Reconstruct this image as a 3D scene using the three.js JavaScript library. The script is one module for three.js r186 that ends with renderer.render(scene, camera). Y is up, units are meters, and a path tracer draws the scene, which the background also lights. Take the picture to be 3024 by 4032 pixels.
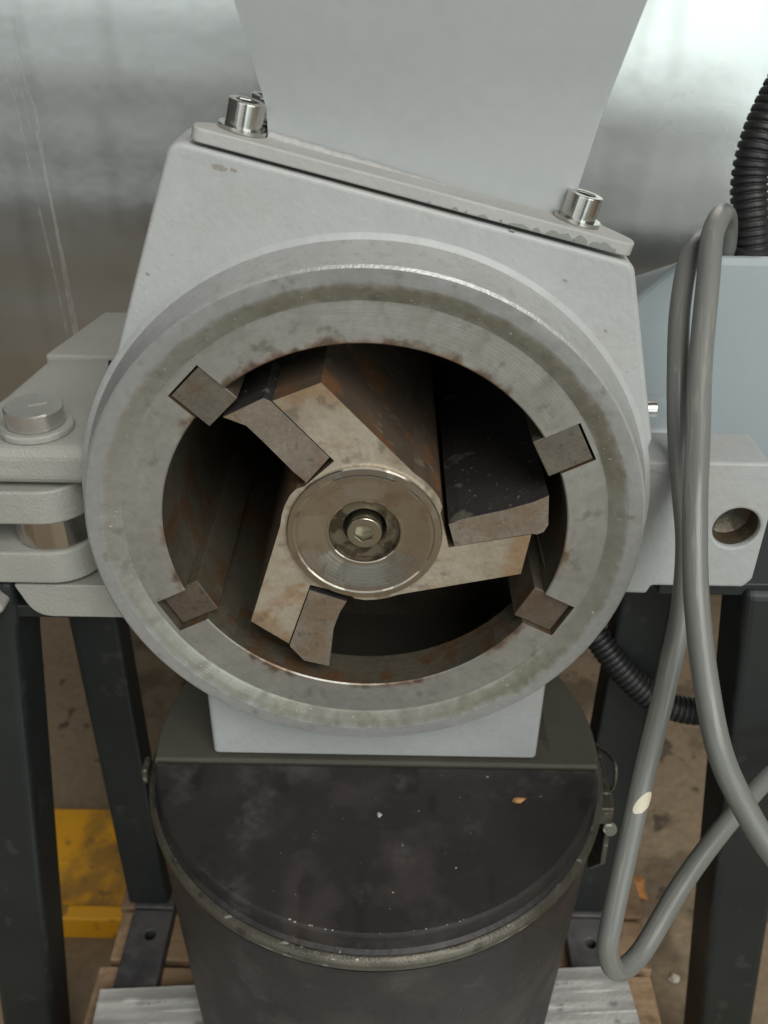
import * as THREE from 'three';
import { RectAreaLightUniformsLib } from 'three/addons/lights/RectAreaLightUniformsLib.js';
import { RoundedBoxGeometry } from 'three/addons/geometries/RoundedBoxGeometry.js';
import * as BGU from 'three/addons/utils/BufferGeometryUtils.js';
import { Brush, Evaluator, SUBTRACTION, ADDITION } from 'three-bvh-csg';

/* ---------- camera, background, lamps, exposure ---------- */
const scene = new THREE.Scene();
const camera = new THREE.PerspectiveCamera(57.68, 768 / 1024, 0.02, 40);
camera.position.set(0.01126, 0.24289, 0.36194);
camera.rotation.set(THREE.MathUtils.degToRad(-32.154), THREE.MathUtils.degToRad(0.333), THREE.MathUtils.degToRad(0.786), 'YXZ');
camera.focus = 0.43; camera.userData.fStop = 11;
scene.add(camera);
const renderer = new THREE.WebGLRenderer({ antialias: true });
renderer.toneMapping = THREE.LinearToneMapping;
renderer.toneMappingExposure = 1.0;
renderer.shadowMap.enabled = true;
scene.background = new THREE.Color().setRGB(0.075, 0.075, 0.07);      // the dim, even light of the workshop
RectAreaLightUniformsLib.init();
function lightPanel(name, label, category, at, aim, w, h, rgb, level) {
  const g = new THREE.Group(); g.name = name; g.userData = { label, category }; scene.add(g);
  g.position.set(...at);
  g.lookAt(...aim);                                               // +z of the group faces the machine
  const fr = new THREE.MeshStandardMaterial({ color: 0x5a5c5c, roughness: 0.7 });
  for (const [x, y, a, b] of [[0, h / 2 + 0.04, w + 0.16, 0.08], [0, -h / 2 - 0.04, w + 0.16, 0.08], [-w / 2 - 0.04, 0, 0.08, h], [w / 2 + 0.04, 0, 0.08, h]]) {
    const m = new THREE.Mesh(new THREE.BoxGeometry(a, b, 0.06), fr); m.name = 'frame'; m.position.set(x, y, 0); g.add(m);
  }
  const pane = new THREE.Mesh(new THREE.BoxGeometry(w, h, 0.01), new THREE.MeshStandardMaterial({ color: 0x222222, emissive: new THREE.Color().setRGB(...rgb), emissiveIntensity: level * 0.15, roughness: 0.8 }));
  pane.name = 'window_pane'; g.add(pane);
  const l = new THREE.RectAreaLight(new THREE.Color().setRGB(...rgb), level, w, h);
  l.position.set(0, 0, 0.02); l.rotation.y = Math.PI; l.name = name + '_glow'; g.add(l);
  return g;
}
lightPanel('high_window', 'large high window above and behind the camera', 'window', [0.95, 2.3, 1.95], [0, 0, 0], 2.3, 1.7, [1.0, 0.98, 0.935], 6.4);
lightPanel('doorway_window', 'tall daylit glazed doorway behind the camera on the right', 'doorway', [1.75, 0.22, 2.5], [1.75, 0.22, 0], 2.5, 1.6, [0.89, 1.0, 0.98], 2.2);
lightPanel('clerestory_window', 'wide bright window behind the camera on the left', 'window', [-1.45, 0.60, 2.5], [-1.45, 0.60, 0], 2.4, 1.3, [0.92, 1.0, 0.99], 1.25);
lightPanel('frosted_window', 'dim frosted lower panes behind the camera on the left', 'window', [-1.45, -0.335, 2.5], [-1.45, -0.335, 0], 2.4, 0.46, [0.95, 1.0, 0.98], 0.5);

/* ---------- helpers ---------- */
let seed = 20240611;
const rnd = () => { seed = (seed * 1664525 + 1013904223) >>> 0; return seed / 4294967296; };
const R = (a, b) => a + (b - a) * rnd();
const HASH = new Float32Array(65536); for (let i = 0; i < 65536; i++) HASH[i] = rnd();
const lat = (x, y, s) => HASH[((x * 73 + y * 3571 + s * 9176 + ((x * y * 31) & 1023)) * 2654435761 >>> 16) & 65535];
function vn(x, y, p, s) {            // value noise that repeats every p cells
  const xi = Math.floor(x), yi = Math.floor(y), fx = x - xi, fy = y - yi, u = fx * fx * (3 - 2 * fx), v = fy * fy * (3 - 2 * fy);
  const x0 = ((xi % p) + p) % p, y0 = ((yi % p) + p) % p, x1 = (x0 + 1) % p, y1 = (y0 + 1) % p;
  const a = lat(x0, y0, s), b = lat(x1, y0, s), c = lat(x0, y1, s), d = lat(x1, y1, s);
  return a + (b - a) * u + (c - a) * v + (a - b - c + d) * u * v;
}
function fbm(u, v, f, o, s) { let t = 0, a = 0.5, n = 0; for (let i = 0; i < o; i++) { t += a * vn(u * f, v * f, f, s + i * 7); n += a; a *= 0.55; f *= 2; } return t / n; }
const ss = (a, b, x) => { const t = Math.min(1, Math.max(0, (x - a) / (b - a))); return t * t * (3 - 2 * t); };
const mix = (a, b, t) => [a[0] + (b[0] - a[0]) * t, a[1] + (b[1] - a[1]) * t, a[2] + (b[2] - a[2]) * t];
const enc = (c) => Math.round(255 * Math.min(1, Math.max(0, c <= 0.0031308 ? 12.92 * c : 1.055 * Math.pow(c, 1 / 2.4) - 0.055)));
function scratches(d, n, count, len, strength, seedling, tone = 255) {     // fine straight scratches drawn into the pixels
  let q = seedling; const f = () => { q = (q * 1664525 + 1013904223) >>> 0; return q / 4294967296; };
  for (let k = 0; k < count; k++) {
    let x = f() * n, y = f() * n; const a = f() * 6.283, L = len * n * (0.2 + f()), w = strength * (0.3 + 0.7 * f()), b = (f() - 0.5) * 0.004, t = f() < 0.65 ? tone : 20; let an = a;
    for (let i = 0; i < L; i++) { x += Math.cos(an); y += Math.sin(an); an += b; const m = ((((Math.floor(y) % n) + n) % n) * n + ((Math.floor(x) % n) + n) % n) * 4, e = w * Math.min(1, 4 * i / L, 4 * (1 - i / L)); for (let c = 0; c < 3; c++) d[m + c] += (t - d[m + c]) * e; }
  }
}
function texture(n, fn, srgb = true, post) {          // fn(u, v) gives [r, g, b] linear, or a grey number
  const d = new Uint8Array(n * n * 4);
  for (let j = 0; j < n; j++) for (let i = 0; i < n; i++) {
    const k = (j * n + i) * 4, c = fn((i + 0.5) / n, (j + 0.5) / n);
    if (srgb) { d[k] = enc(c[0]); d[k + 1] = enc(c[1]); d[k + 2] = enc(c[2]); } else d[k] = d[k + 1] = d[k + 2] = Math.round(255 * Math.min(1, Math.max(0, c)));
    d[k + 3] = 255;
  }
  if (post) post(d, n);
  const t = new THREE.DataTexture(d, n, n); t.wrapS = t.wrapT = THREE.RepeatWrapping; t.magFilter = THREE.LinearFilter; t.minFilter = THREE.LinearMipmapLinearFilter; t.generateMipmaps = true;
  if (srgb) t.colorSpace = THREE.SRGBColorSpace; t.needsUpdate = true; return t;
}
function boxUV(g, tile) {                       // uv in metres / tile, by the way each face points
  const q = g.index ? g.toNonIndexed() : g, p = q.attributes.position, uv = new Float32Array(p.count * 2);
  const A = new THREE.Vector3(), B = new THREE.Vector3(), C = new THREE.Vector3();
  for (let i = 0; i < p.count; i += 3) {
    A.fromBufferAttribute(p, i); B.fromBufferAttribute(p, i + 1); C.fromBufferAttribute(p, i + 2);
    const n = B.clone().sub(A).cross(C.clone().sub(A)), x = Math.abs(n.x), y = Math.abs(n.y), z = Math.abs(n.z);
    [A, B, C].forEach((v, k) => { const [a, b] = z >= x && z >= y ? [v.x, v.y] : x >= y ? [v.z, v.y] : [v.x, v.z]; uv[(i + k) * 2] = a / tile; uv[(i + k) * 2 + 1] = b / tile; });
  }
  q.setAttribute('uv', new THREE.BufferAttribute(uv, 2)); return q;
}
function planUV(g, size) { const p = g.attributes.position, uv = new Float32Array(p.count * 2); for (let i = 0; i < p.count; i++) { uv[i * 2] = p.getX(i) / size + 0.5; uv[i * 2 + 1] = p.getY(i) / size + 0.5; } g.setAttribute('uv', new THREE.BufferAttribute(uv, 2)); return g; }
const names = {};
function numbered(n) { const k = names[n] = (names[n] ?? -1) + 1; return k ? `${n}_${String(k).padStart(3, '0')}` : n; }
function mesh(name, g, m, parent = scene) { const o = new THREE.Mesh(g, m); o.name = parent === scene ? numbered(name) : name; o.castShadow = o.receiveShadow = true; parent.add(o); return o; }
function thing(name, label, category, group) { const o = new THREE.Group(); o.name = numbered(name); o.userData = { label, category }; if (group) o.userData.group = group; scene.add(o); return o; }
const V2 = (x, y) => new THREE.Vector2(x, y), V3 = (x, y, z) => new THREE.Vector3(x, y, z);
const mm = (a) => a.map((p) => p.map((c) => c / 1000));
function shapeOf(pts) { const s = new THREE.Shape(); pts.forEach(([x, y], i) => i ? s.lineTo(x, y) : s.moveTo(x, y)); s.closePath(); return s; }
function rounded(pts, r) {                       // polygon with its corners rounded off
  const s = new THREE.Shape(), n = pts.length, rr = (i) => Array.isArray(r) ? r[i] : r;
  for (let i = 0; i < n; i++) {
    const a = V2(...pts[(i + n - 1) % n]), b = V2(...pts[i]), c = V2(...pts[(i + 1) % n]);
    const d1 = a.clone().sub(b), d2 = c.clone().sub(b), q = Math.min(rr(i), d1.length() * 0.45, d2.length() * 0.45);
    const p = b.clone().add(d1.setLength(q)), e = b.clone().add(d2.setLength(q));
    i ? s.lineTo(p.x, p.y) : s.moveTo(p.x, p.y); s.quadraticCurveTo(b.x, b.y, e.x, e.y);
  }
  s.closePath(); return s;
}
function extrude(shape, z0, z1, bevel = 0, seg = 2) {   // along z from z0 (back) to z1 (front)
  const g = new THREE.ExtrudeGeometry(shape, { depth: z1 - z0 - 2 * bevel, bevelEnabled: bevel > 0, bevelThickness: bevel, bevelSize: bevel, bevelOffset: -bevel, bevelSegments: seg, curveSegments: 16 });
  g.translate(0, 0, z0 + bevel); return g;
}
function plan(shape, y0, y1, bevel = 0, seg = 2) {      // a shape drawn in (x, -z) raised along y
  const g = extrude(shape, y0, y1, bevel, seg); g.rotateX(-Math.PI / 2); return g;
}
function latheZ(pts, n = 96) { const g = new THREE.LatheGeometry(pts.map(([r, z]) => V2(r, z)), n); g.rotateX(Math.PI / 2); return soft(g, 28); }
function latheY(pts, n = 64) { return soft(new THREE.LatheGeometry(pts.map(([r, y]) => V2(r, y)), n), 28); }
const rbox = (w, h, d, r, x = 0, y = 0, z = 0) => new RoundedBoxGeometry(w, h, d, 2, r).translate(x, y, z);
const pol = (r, a) => [r * Math.cos(a * Math.PI / 180) / 1000, r * Math.sin(a * Math.PI / 180) / 1000];
function soft(g, deg = 35) { const q = BGU.mergeVertices(new THREE.BufferGeometry().setAttribute('position', g.attributes.position.clone()).setIndex(g.index ? g.index.clone() : null)); return BGU.toCreasedNormals(q, deg * Math.PI / 180); }
function tube(pts, r, seg = 160, sides = 18) { return new THREE.TubeGeometry(new THREE.CatmullRomCurve3(mm(pts).map((p) => V3(...p)), false, 'centripetal'), seg, r, sides, false); }
const std = (o) => new THREE.MeshStandardMaterial(o);

/* ---------- materials ---------- */
const castBump = texture(1024, (u, v) => 0.65 * fbm(u, v, 150, 3, 3) + 0.35 * fbm(u, v, 12, 4, 9), false);
const fineBump = texture(512, (u, v) => fbm(u, v, 90, 3, 21), false);
const paintMap = texture(1024, (u, v) => {
  const a = fbm(u, v, 5, 5, 40), b = fbm(u, v, 60, 3, 45), s = fbm(u, v, 14, 4, 51);
  let c = mix([0.345, 0.353, 0.348], [0.415, 0.423, 0.417], a); c = mix(c, [0.36, 0.35, 0.31], 0.45 * ss(0.56, 0.75, s));
  c = mix(c, [0.2, 0.2, 0.19], 0.5 * ss(0.9, 0.93, fbm(u, v, 140, 2, 60))); return c.map((k) => k * (0.95 + 0.1 * b));
}, true, (d, n) => scratches(d, n, 90, 0.03, 0.12, 72));
const paint = std({ map: paintMap, bumpMap: castBump, bumpScale: 0.00026, roughness: 0.46 });
const dustyPaint = std({ map: texture(512, (u, v) => mix([0.33, 0.325, 0.31], [0.41, 0.41, 0.395], fbm(u, v, 12, 5, 90))), bumpMap: castBump, bumpScale: 0.0003, roughness: 0.55 });
const smoothPaint = std({ map: paintMap, bumpMap: fineBump, bumpScale: 0.00004, roughness: 0.4 });
const hopperMap = texture(1024, (u, v) => {
  const a = fbm(u, v, 4, 5, 140), b = fbm(u, v, 80, 3, 145); let c = mix([0.318, 0.333, 0.33], [0.373, 0.387, 0.384], a);
  return c.map((k) => k * (0.965 + 0.07 * b));
}, true, (d, n) => scratches(d, n, 60, 0.05, 0.10, 71));
const hopperPaint = std({ map: hopperMap, bumpMap: fineBump, bumpScale: 0.00006, roughness: 0.38 });
const bracketMap = texture(512, (u, v) => mix(mix([0.27, 0.265, 0.24], [0.345, 0.34, 0.31], fbm(u, v, 6, 4, 70)), [0.3, 0.27, 0.23], 0.5 * ss(0.55, 0.8, fbm(u, v, 20, 3, 75))));
const bracketPaint = std({ map: bracketMap, bumpMap: castBump, bumpScale: 0.0004, roughness: 0.48 });
const motorPaint = std({ map: texture(512, (u, v) => mix([0.30, 0.345, 0.36], [0.34, 0.385, 0.40], fbm(u, v, 8, 4, 80))), bumpMap: fineBump, bumpScale: 0.00005, roughness: 0.35 });
// machined and cast face of the mounting ring: grimy ring, rust creeping out of the bore edge
const FS = 0.29;
const flangeMap = texture(2048, (u, v) => {
  const x = (u - 0.5) * FS, y = (v - 0.5) * FS, r = Math.hypot(x, y) * 1000, th = Math.atan2(y, x);
  const a = fbm(u, v, 7, 5, 200), b = fbm(u, v, 120, 3, 210), s = fbm(u, v, 22, 4, 215), g2 = fbm(u, v, 60, 4, 222);
  let c = mix([0.275, 0.265, 0.236], [0.355, 0.348, 0.32], ss(0.2, 0.8, a * 0.7 + 0.3 * g2));
  c = mix(c, [0.38, 0.385, 0.39], 0.75 * ss(120.5, 123.5, r + (s - 0.5) * 4));                      // cleaner outer land
  const ring = ss(112.5, 116, r + (s - 0.5) * 6) * (1 - ss(120, 124, r + (g2 - 0.5) * 5));
  const top = Math.sin(th), where = 0.35 + 0.5 * ss(-0.1, 0.8, top + 0.35 * Math.cos(th)) + 0.55 * ss(0.1, 0.8, -top) - 0.25 * ss(0.2, 0.9, -Math.cos(th));
  c = mix(c, mix([0.16, 0.15, 0.105], [0.25, 0.238, 0.18], g2), ring * where * (0.5 + 0.5 * ss(0.3, 0.7, a)));   // oily dirt caught in the step
  const rim = ss(0.40, 0.58, fbm(u, v, 9, 3, 230) + 0.16 * ss(0.5, 0.95, Math.sin(th)) - 0.03), w = 97.5 + 4 * (s - 0.3);
  c = mix(c, mix([0.10, 0.055, 0.028], [0.24, 0.125, 0.06], ss(0.3, 0.7, g2)), rim * (1 - ss(w - 3, w + 1.5, r + (g2 - 0.5) * 7)) * 0.85);   // rust fringe
  c = mix(c, [0.14, 0.12, 0.08], 0.6 * ss(0.66, 0.78, s) * (1 - ss(104, 112, r)));
  c = mix(c, [0.14, 0.132, 0.105], 0.45 * ss(0.64, 0.85, fbm(u, v, 40, 5, 240)));
  c = mix(c, [0.62, 0.62, 0.58], 0.9 * ss(0.875, 0.9, fbm(u, v, 240, 2, 250)) * ring);                 // bright nicks
  return c.map((k) => k * (0.9 + 0.2 * b));
}, true, (d, n) => scratches(d, n, 420, 0.02, 0.22, 73));
const ringBump = texture(2048, (u, v) => { const r = Math.hypot(u - 0.5, v - 0.5) * FS * 1000; return 0.6 * vn(r * 1.6, 3.1, 4096, 7) + 0.4 * fbm(u, v, 160, 3, 11); }, false);
const flangeFace = std({ map: flangeMap, bumpMap: ringBump, bumpScale: 0.00004, roughness: 0.38, metalness: 0.5 });
const rimMat = std({ map: texture(512, (u, v) => mix(mix([0.38, 0.383, 0.375], [0.47, 0.473, 0.46], fbm(u, v, 8, 4, 260)), [0.31, 0.31, 0.285], 0.5 * ss(0.5, 0.8, fbm(u, v, 40, 5, 266)))), bumpMap: castBump, bumpScale: 0.00025, roughness: 0.4, metalness: 0.4 });
const boreMat = std({ map: texture(512, (u, v) => { let c = mix([0.09, 0.078, 0.055], [0.17, 0.15, 0.11], fbm(u, v, 5, 5, 270)); c = mix(c, [0.15, 0.07, 0.03], 0.7 * ss(0.55, 0.75, fbm(u, v, 13, 4, 275))); return c.map((k) => k * (0.85 + 0.3 * fbm(u, v, 80, 2, 279))); }), bumpMap: fineBump, bumpScale: 0.0002, roughness: 0.5, metalness: 0.5 });
const RS = 0.2;
const steelMap = texture(1024, (u, v) => {
  const x = (u - 0.5) * RS, y = (v - 0.5) * RS, r = Math.hypot(x, y) * 1000;
  const a = fbm(u, v, 7, 5, 300), s = fbm(u, v, 16, 4, 305), b = fbm(u, v, 110, 3, 310);
  let c = mix([0.32, 0.268, 0.2], [0.46, 0.405, 0.325], ss(0.3, 0.7, a));
  c = mix(c, [0.32, 0.175, 0.075], 0.85 * ss(0.46, 0.72, s) * ss(0.4, 0.6, fbm(u, v, 5, 3, 314)));
  c = mix(c, [0.30, 0.175, 0.08], 0.7 * ss(66, 77, r + (s - 0.5) * 22 + (b - 0.5) * 8));
  c = mix(c, [0.13, 0.11, 0.085], 0.5 * ss(0.62, 0.8, fbm(u, v, 26, 5, 320)));
  return c.map((k) => k * (0.88 + 0.24 * b));
}, true, (d, n) => scratches(d, n, 260, 0.04, 0.3, 75));
const steelFace = std({ map: steelMap, bumpMap: fineBump, bumpScale: 0.0002, roughness: 0.36, metalness: 0.45 });
const rustSide = std({ map: texture(512, (u, v) => { let c = mix([0.075, 0.055, 0.04], [0.15, 0.11, 0.075], fbm(u, v, 6, 5, 330)); c = mix(c, [0.2, 0.095, 0.04], 0.8 * ss(0.55, 0.72, fbm(u, v, 11, 4, 335))); c = mix(c, [0.25, 0.22, 0.17], 0.5 * ss(0.7, 0.8, fbm(u, v, 40, 3, 338))); return c; }), bumpMap: castBump, bumpScale: 0.0004, roughness: 0.6, metalness: 0.3 });
const knifeFace = std({ map: texture(512, (u, v) => { let c = mix([0.175, 0.145, 0.113], [0.28, 0.238, 0.188], fbm(u, v, 9, 5, 350)); c = mix(c, [0.2, 0.125, 0.07], 0.55 * ss(0.5, 0.78, fbm(u, v, 9, 5, 355))); c = mix(c, [0.07, 0.06, 0.05], 0.6 * ss(0.64, 0.85, fbm(u, v, 30, 5, 358))); return c.map((k) => k * (0.85 + 0.3 * fbm(u, v, 90, 2, 359))); }, true, (d, n) => scratches(d, n, 160, 0.05, 0.25, 74)), bumpMap: castBump, bumpScale: 0.00016, roughness: 0.5, metalness: 0.45 });
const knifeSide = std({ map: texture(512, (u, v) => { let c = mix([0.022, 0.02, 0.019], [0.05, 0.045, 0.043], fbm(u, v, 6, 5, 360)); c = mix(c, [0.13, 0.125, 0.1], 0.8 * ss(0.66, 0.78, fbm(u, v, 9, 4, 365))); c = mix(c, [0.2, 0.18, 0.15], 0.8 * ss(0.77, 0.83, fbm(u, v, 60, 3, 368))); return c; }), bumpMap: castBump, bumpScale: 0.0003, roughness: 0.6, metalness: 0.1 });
const hubSteel = new THREE.MeshPhysicalMaterial({ map: texture(512, (u, v) => { let c = mix([0.47, 0.43, 0.365], [0.60, 0.555, 0.48], fbm(u, v, 6, 5, 370)); c = mix(c, [0.40, 0.27, 0.18], 0.4 * ss(0.55, 0.8, fbm(u, v, 14, 5, 374))); return c; }, true, (d, n) => scratches(d, n, 140, 0.06, 0.35, 76)), bumpMap: texture(1024, (u, v) => { const r = Math.hypot(u - 0.5, v - 0.5) * 100; return 0.75 * vn(r * 2.2, 5.3, 4096, 17) + 0.25 * fbm(u, v, 60, 2, 19); }, false), bumpScale: 0.000022, roughness: 0.27, metalness: 1 });
const screwSteel = std({ color: new THREE.Color().setRGB(0.42, 0.39, 0.31), roughness: 0.28, metalness: 0.95, bumpMap: fineBump, bumpScale: 0.00006 });
const oilSteel = std({ map: texture(256, (u, v) => mix([0.2, 0.17, 0.12], [0.07, 0.055, 0.035], ss(0.4, 0.65, fbm(u, v, 10, 4, 390)))), roughness: 0.35, metalness: 0.6 });
const chrome = std({ map: texture(256, (u, v) => mix([0.52, 0.5, 0.46], [0.66, 0.64, 0.6], fbm(u, v, 10, 4, 395))), roughness: 0.22, metalness: 1 });
const pinSteel = std({ map: chrome.map, roughness: 0.26, metalness: 0.8, bumpMap: fineBump, bumpScale: 0.00004 });
const pailMap = texture(1024, (u, v) => {
  let c = mix([0.012, 0.0105, 0.0105], [0.03, 0.0255, 0.0245], fbm(u, v, 6, 5, 400));
  c = mix(c, [0.055, 0.042, 0.038], 0.55 * ss(0.42, 0.7, fbm(u, v, 9, 6, 411)));
  c = mix(c, [0.006, 0.006, 0.006], 0.6 * ss(0.6, 0.75, vn(u * 26, v * 4, 26, 413) * 0.6 + fbm(u, v, 12, 3, 415) * 0.4));
  c = mix(c, [0.085, 0.08, 0.076], 0.6 * ss(0.55, 0.8, fbm(u, v, 12, 4, 404)) * fbm(u, v, 90, 2, 405));
  c = mix(c, [0.3, 0.29, 0.27], 0.8 * ss(0.93, 0.95, fbm(u, v, 140, 2, 408))); return c;
}, true, (d, n) => scratches(d, n, 220, 0.03, 0.14, 77, 170));
const pailBlack = std({ map: pailMap, bumpMap: fineBump, bumpScale: 0.00025, roughness: 0.55 });
const lidFrontMat = std({ map: pailMap, bumpMap: fineBump, bumpScale: 0.0002, roughness: 0.62 });
const lidRearMat = std({ map: texture(512, (u, v) => mix([0.052, 0.05, 0.038], [0.075, 0.071, 0.055], fbm(u, v, 8, 5, 420))), bumpMap: fineBump, bumpScale: 0.0002, roughness: 0.5 });
const hoopMat = std({ map: texture(512, (u, v) => { let c = mix([0.075, 0.068, 0.054], [0.14, 0.128, 0.1], fbm(u, v, 9, 5, 430)); c = mix(c, [0.045, 0.04, 0.03], 0.7 * ss(0.5, 0.75, fbm(u, v, 14, 5, 435))); c = mix(c, [0.4, 0.4, 0.37], 0.7 * ss(0.74, 0.8, vn(u * 9, v * 60, 60, 438) * 0.5 + fbm(u, v, 30, 3, 439) * 0.5)); return c; }), bumpMap: castBump, bumpScale: 0.0003, roughness: 0.45, metalness: 0.5 });
const postMat = std({ map: texture(512, (u, v) => mix(mix([0.009, 0.012, 0.012], [0.017, 0.022, 0.022], fbm(u, v, 6, 4, 440)), [0.05, 0.05, 0.046], 0.4 * ss(0.66, 0.8, fbm(u, v, 26, 4, 444)))), roughness: 0.5 });
const railMat = std({ map: texture(512, (u, v) => mix([0.035, 0.033, 0.035], [0.1, 0.095, 0.095], ss(0.35, 0.8, fbm(u, v, 9, 5, 450)))), roughness: 0.55 });
const cableMat = std({ map: texture(256, (u, v) => mix(mix([0.14, 0.143, 0.133], [0.19, 0.192, 0.178], fbm(u, v, 8, 4, 460)), [0.27, 0.26, 0.22], 0.5 * ss(0.6, 0.8, fbm(u, v, 20, 4, 466))), true, (d, n) => scratches(d, n, 60, 0.1, 0.25, 78, 190)), roughness: 0.33, bumpMap: fineBump, bumpScale: 0.00006 });
const conduitMat = std({ color: new THREE.Color().setRGB(0.02, 0.02, 0.02), roughness: 0.42 });
const floorMap = texture(2048, (u, v) => {
  let c = mix([0.20, 0.145, 0.09], [0.30, 0.225, 0.145], fbm(u, v, 6, 6, 470)); c = mix(c, [0.10, 0.072, 0.045], 0.75 * ss(0.55, 0.72, fbm(u, v, 14, 5, 475)));
  c = mix(c, [0.05, 0.038, 0.026], 0.8 * ss(0.72, 0.79, fbm(u, v, 40, 4, 480))); return c.map((k) => k * (0.85 + 0.3 * fbm(u, v, 200, 2, 485)));
});
const floorMat = std({ map: floorMap, bumpMap: castBump, bumpScale: 0.002, roughness: 0.75 });
const woodTex = (s) => texture(512, (u, v) => { const g = fbm(u * 1, v, 4, 2, s), w = vn(u * 6 + g * 2, v * 90, 90, s + 3) * 0.6 + fbm(u, v, 40, 3, s + 5) * 0.4; let c = mix([0.24, 0.15, 0.08], [0.40, 0.27, 0.16], w); return mix(c, [0.12, 0.08, 0.05], 0.7 * ss(0.55, 0.75, fbm(u, v, 9, 4, s + 8))); });
const woods = [woodTex(500), woodTex(530)].map((map) => std({ map, bumpMap: fineBump, bumpScale: 0.0004, roughness: 0.75 }));
const yellowMat = std({ map: texture(512, (u, v) => { let c = mix([0.68, 0.31, 0.008], [0.78, 0.38, 0.012], fbm(u, v, 6, 4, 560)); c = mix(c, [0.26, 0.14, 0.03], 0.8 * ss(0.42, 0.7, fbm(u, v, 9, 6, 566))); return mix(c, [0.1, 0.065, 0.03], 0.6 * ss(0.6, 0.8, fbm(u, v, 30, 5, 569))); }), roughness: 0.55 });
const yellowClean = std({ map: texture(256, (u, v) => mix(mix([0.68, 0.31, 0.008], [0.78, 0.38, 0.012], fbm(u, v, 6, 4, 575)), [0.2, 0.12, 0.03], 0.8 * ss(0.62, 0.72, fbm(u, v, 14, 4, 579)))), roughness: 0.5 });
const silverMat = std({ map: texture(1024, (u, v) => { const st = vn(u * 5 + fbm(u, v, 4, 3, 590), v * 70, 70, 592), a = fbm(u, v, 8, 5, 594); let c = mix([0.34, 0.33, 0.31], [0.62, 0.61, 0.58], ss(0.3, 0.75, st * 0.6 + a * 0.4)); c = mix(c, [0.16, 0.15, 0.14], 0.7 * ss(0.66, 0.8, fbm(u, v, 30, 4, 598) * 0.6 + st * 0.4)); return mix(c, [0.85, 0.84, 0.8], 0.8 * ss(0.8, 0.9, vn(u * 7, v * 110, 110, 599))); }), roughness: 0.5, metalness: 0.35, bumpMap: castBump, bumpScale: 0.0006 });
const sheetMat = std({
  map: texture(1024, (u, v) => { let c = mix([0.47, 0.478, 0.465], [0.54, 0.545, 0.53], fbm(u, v, 5, 5, 600)); c = mix(c, [0.36, 0.365, 0.35], 0.5 * ss(0.45, 0.8, vn(u * 70, v * 5, 70, 604) * 0.5 + fbm(u, v, 24, 3, 606) * 0.5)); return c; }),
  roughnessMap: texture(512, (u, v) => 0.62 + 0.38 * fbm(u, v, 9, 5, 610), false), roughness: 0.31, metalness: 1,
  bumpMap: fineBump, bumpScale: 0.0001,
});
const scratchMat = std({ color: new THREE.Color().setRGB(0.55, 0.55, 0.53), roughness: 0.5, metalness: 0.85 });

/* ---------- setting: floor and the metal sheet behind ---------- */
const fl = mesh('floor', boxUV(new THREE.PlaneGeometry(8, 5.0).rotateX(-Math.PI / 2).translate(0, -0.6, -1.15), 1.1), floorMat); fl.userData.kind = 'structure';
const sheet = thing('metal_sheet', 'large dull brushed metal sheet standing upright behind the machine', 'metal sheet');
const wave = (x, y) => -0.0010 + 0.00030 * Math.sin(y * 46 + 1.2 + 1.4 * x) + 0.00010 * Math.sin(y * 118 + 2.1 * Math.sin(x * 3.1)) + 0.0010 * Math.sin(x * 5 + y * 7);
{ // thin sheet that is not quite flat: shallow waves across it bend what it mirrors
  const g = new THREE.BoxGeometry(2.6, 1.7, 0.004, 60, 240, 1).translate(0, 0.55, -0.502), p = g.attributes.position;
  for (let i = 0; i < p.count; i++) { const x = p.getX(i), y = p.getY(i); p.setZ(i, p.getZ(i) + wave(x, y)); }
  g.computeVertexNormals(); mesh('panel', boxUV(g, 1.0), sheetMat, sheet);
}
{ // long pale scratches running down the sheet on the left
  for (const [pts, w] of [[[[-322, 160], [-321, 130], [-317, 116], [-315, 60], [-312, 0], [-309, -60], [-307, -130]], 0.0006], [[[-306, 175], [-304, 120], [-301, 108], [-301, 50], [-299, -20], [-297, -120]], 0.0008], [[[-311, 150], [-309, 112], [-308, 90]], 0.0005], [[[-303, 90], [-301, 20], [-301, -60], [-300, -130]], 0.0008]]) {
    const c = new THREE.CatmullRomCurve3(pts.map(([x, y]) => V3(x / 1000, y / 1000, 0))), P = c.getPoints(60), pos = [], idx = [];
    P.forEach((p, i) => { const k = w * (0.25 + 0.75 * rnd()); pos.push(p.x - k, p.y, -0.49985 + wave(p.x, p.y), p.x + k, p.y, -0.49985 + wave(p.x, p.y)); if (i) { const a = 2 * i - 2; idx.push(a, a + 2, a + 1, a + 1, a + 2, a + 3); } });
    const g = new THREE.BufferGeometry(); g.setAttribute('position', new THREE.Float32BufferAttribute(pos, 3)); g.setIndex(idx); g.computeVertexNormals();
    mesh('scratch', g, scratchMat, sheet);
  }
}

/* ---------- the granulator ---------- */
const mac = thing('granulator', 'light grey cast granulator with open round cutting chamber and hopper', 'granulator');
const ev = new Evaluator(); ev.useGroups = false; ev.attributes = ['position', 'normal', 'uv'];
const br = (g, x, y, z, rz = 0) => { const b = new Brush(g); b.position.set(x, y, z); b.rotation.z = rz; b.updateMatrixWorld(); return b; };
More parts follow.
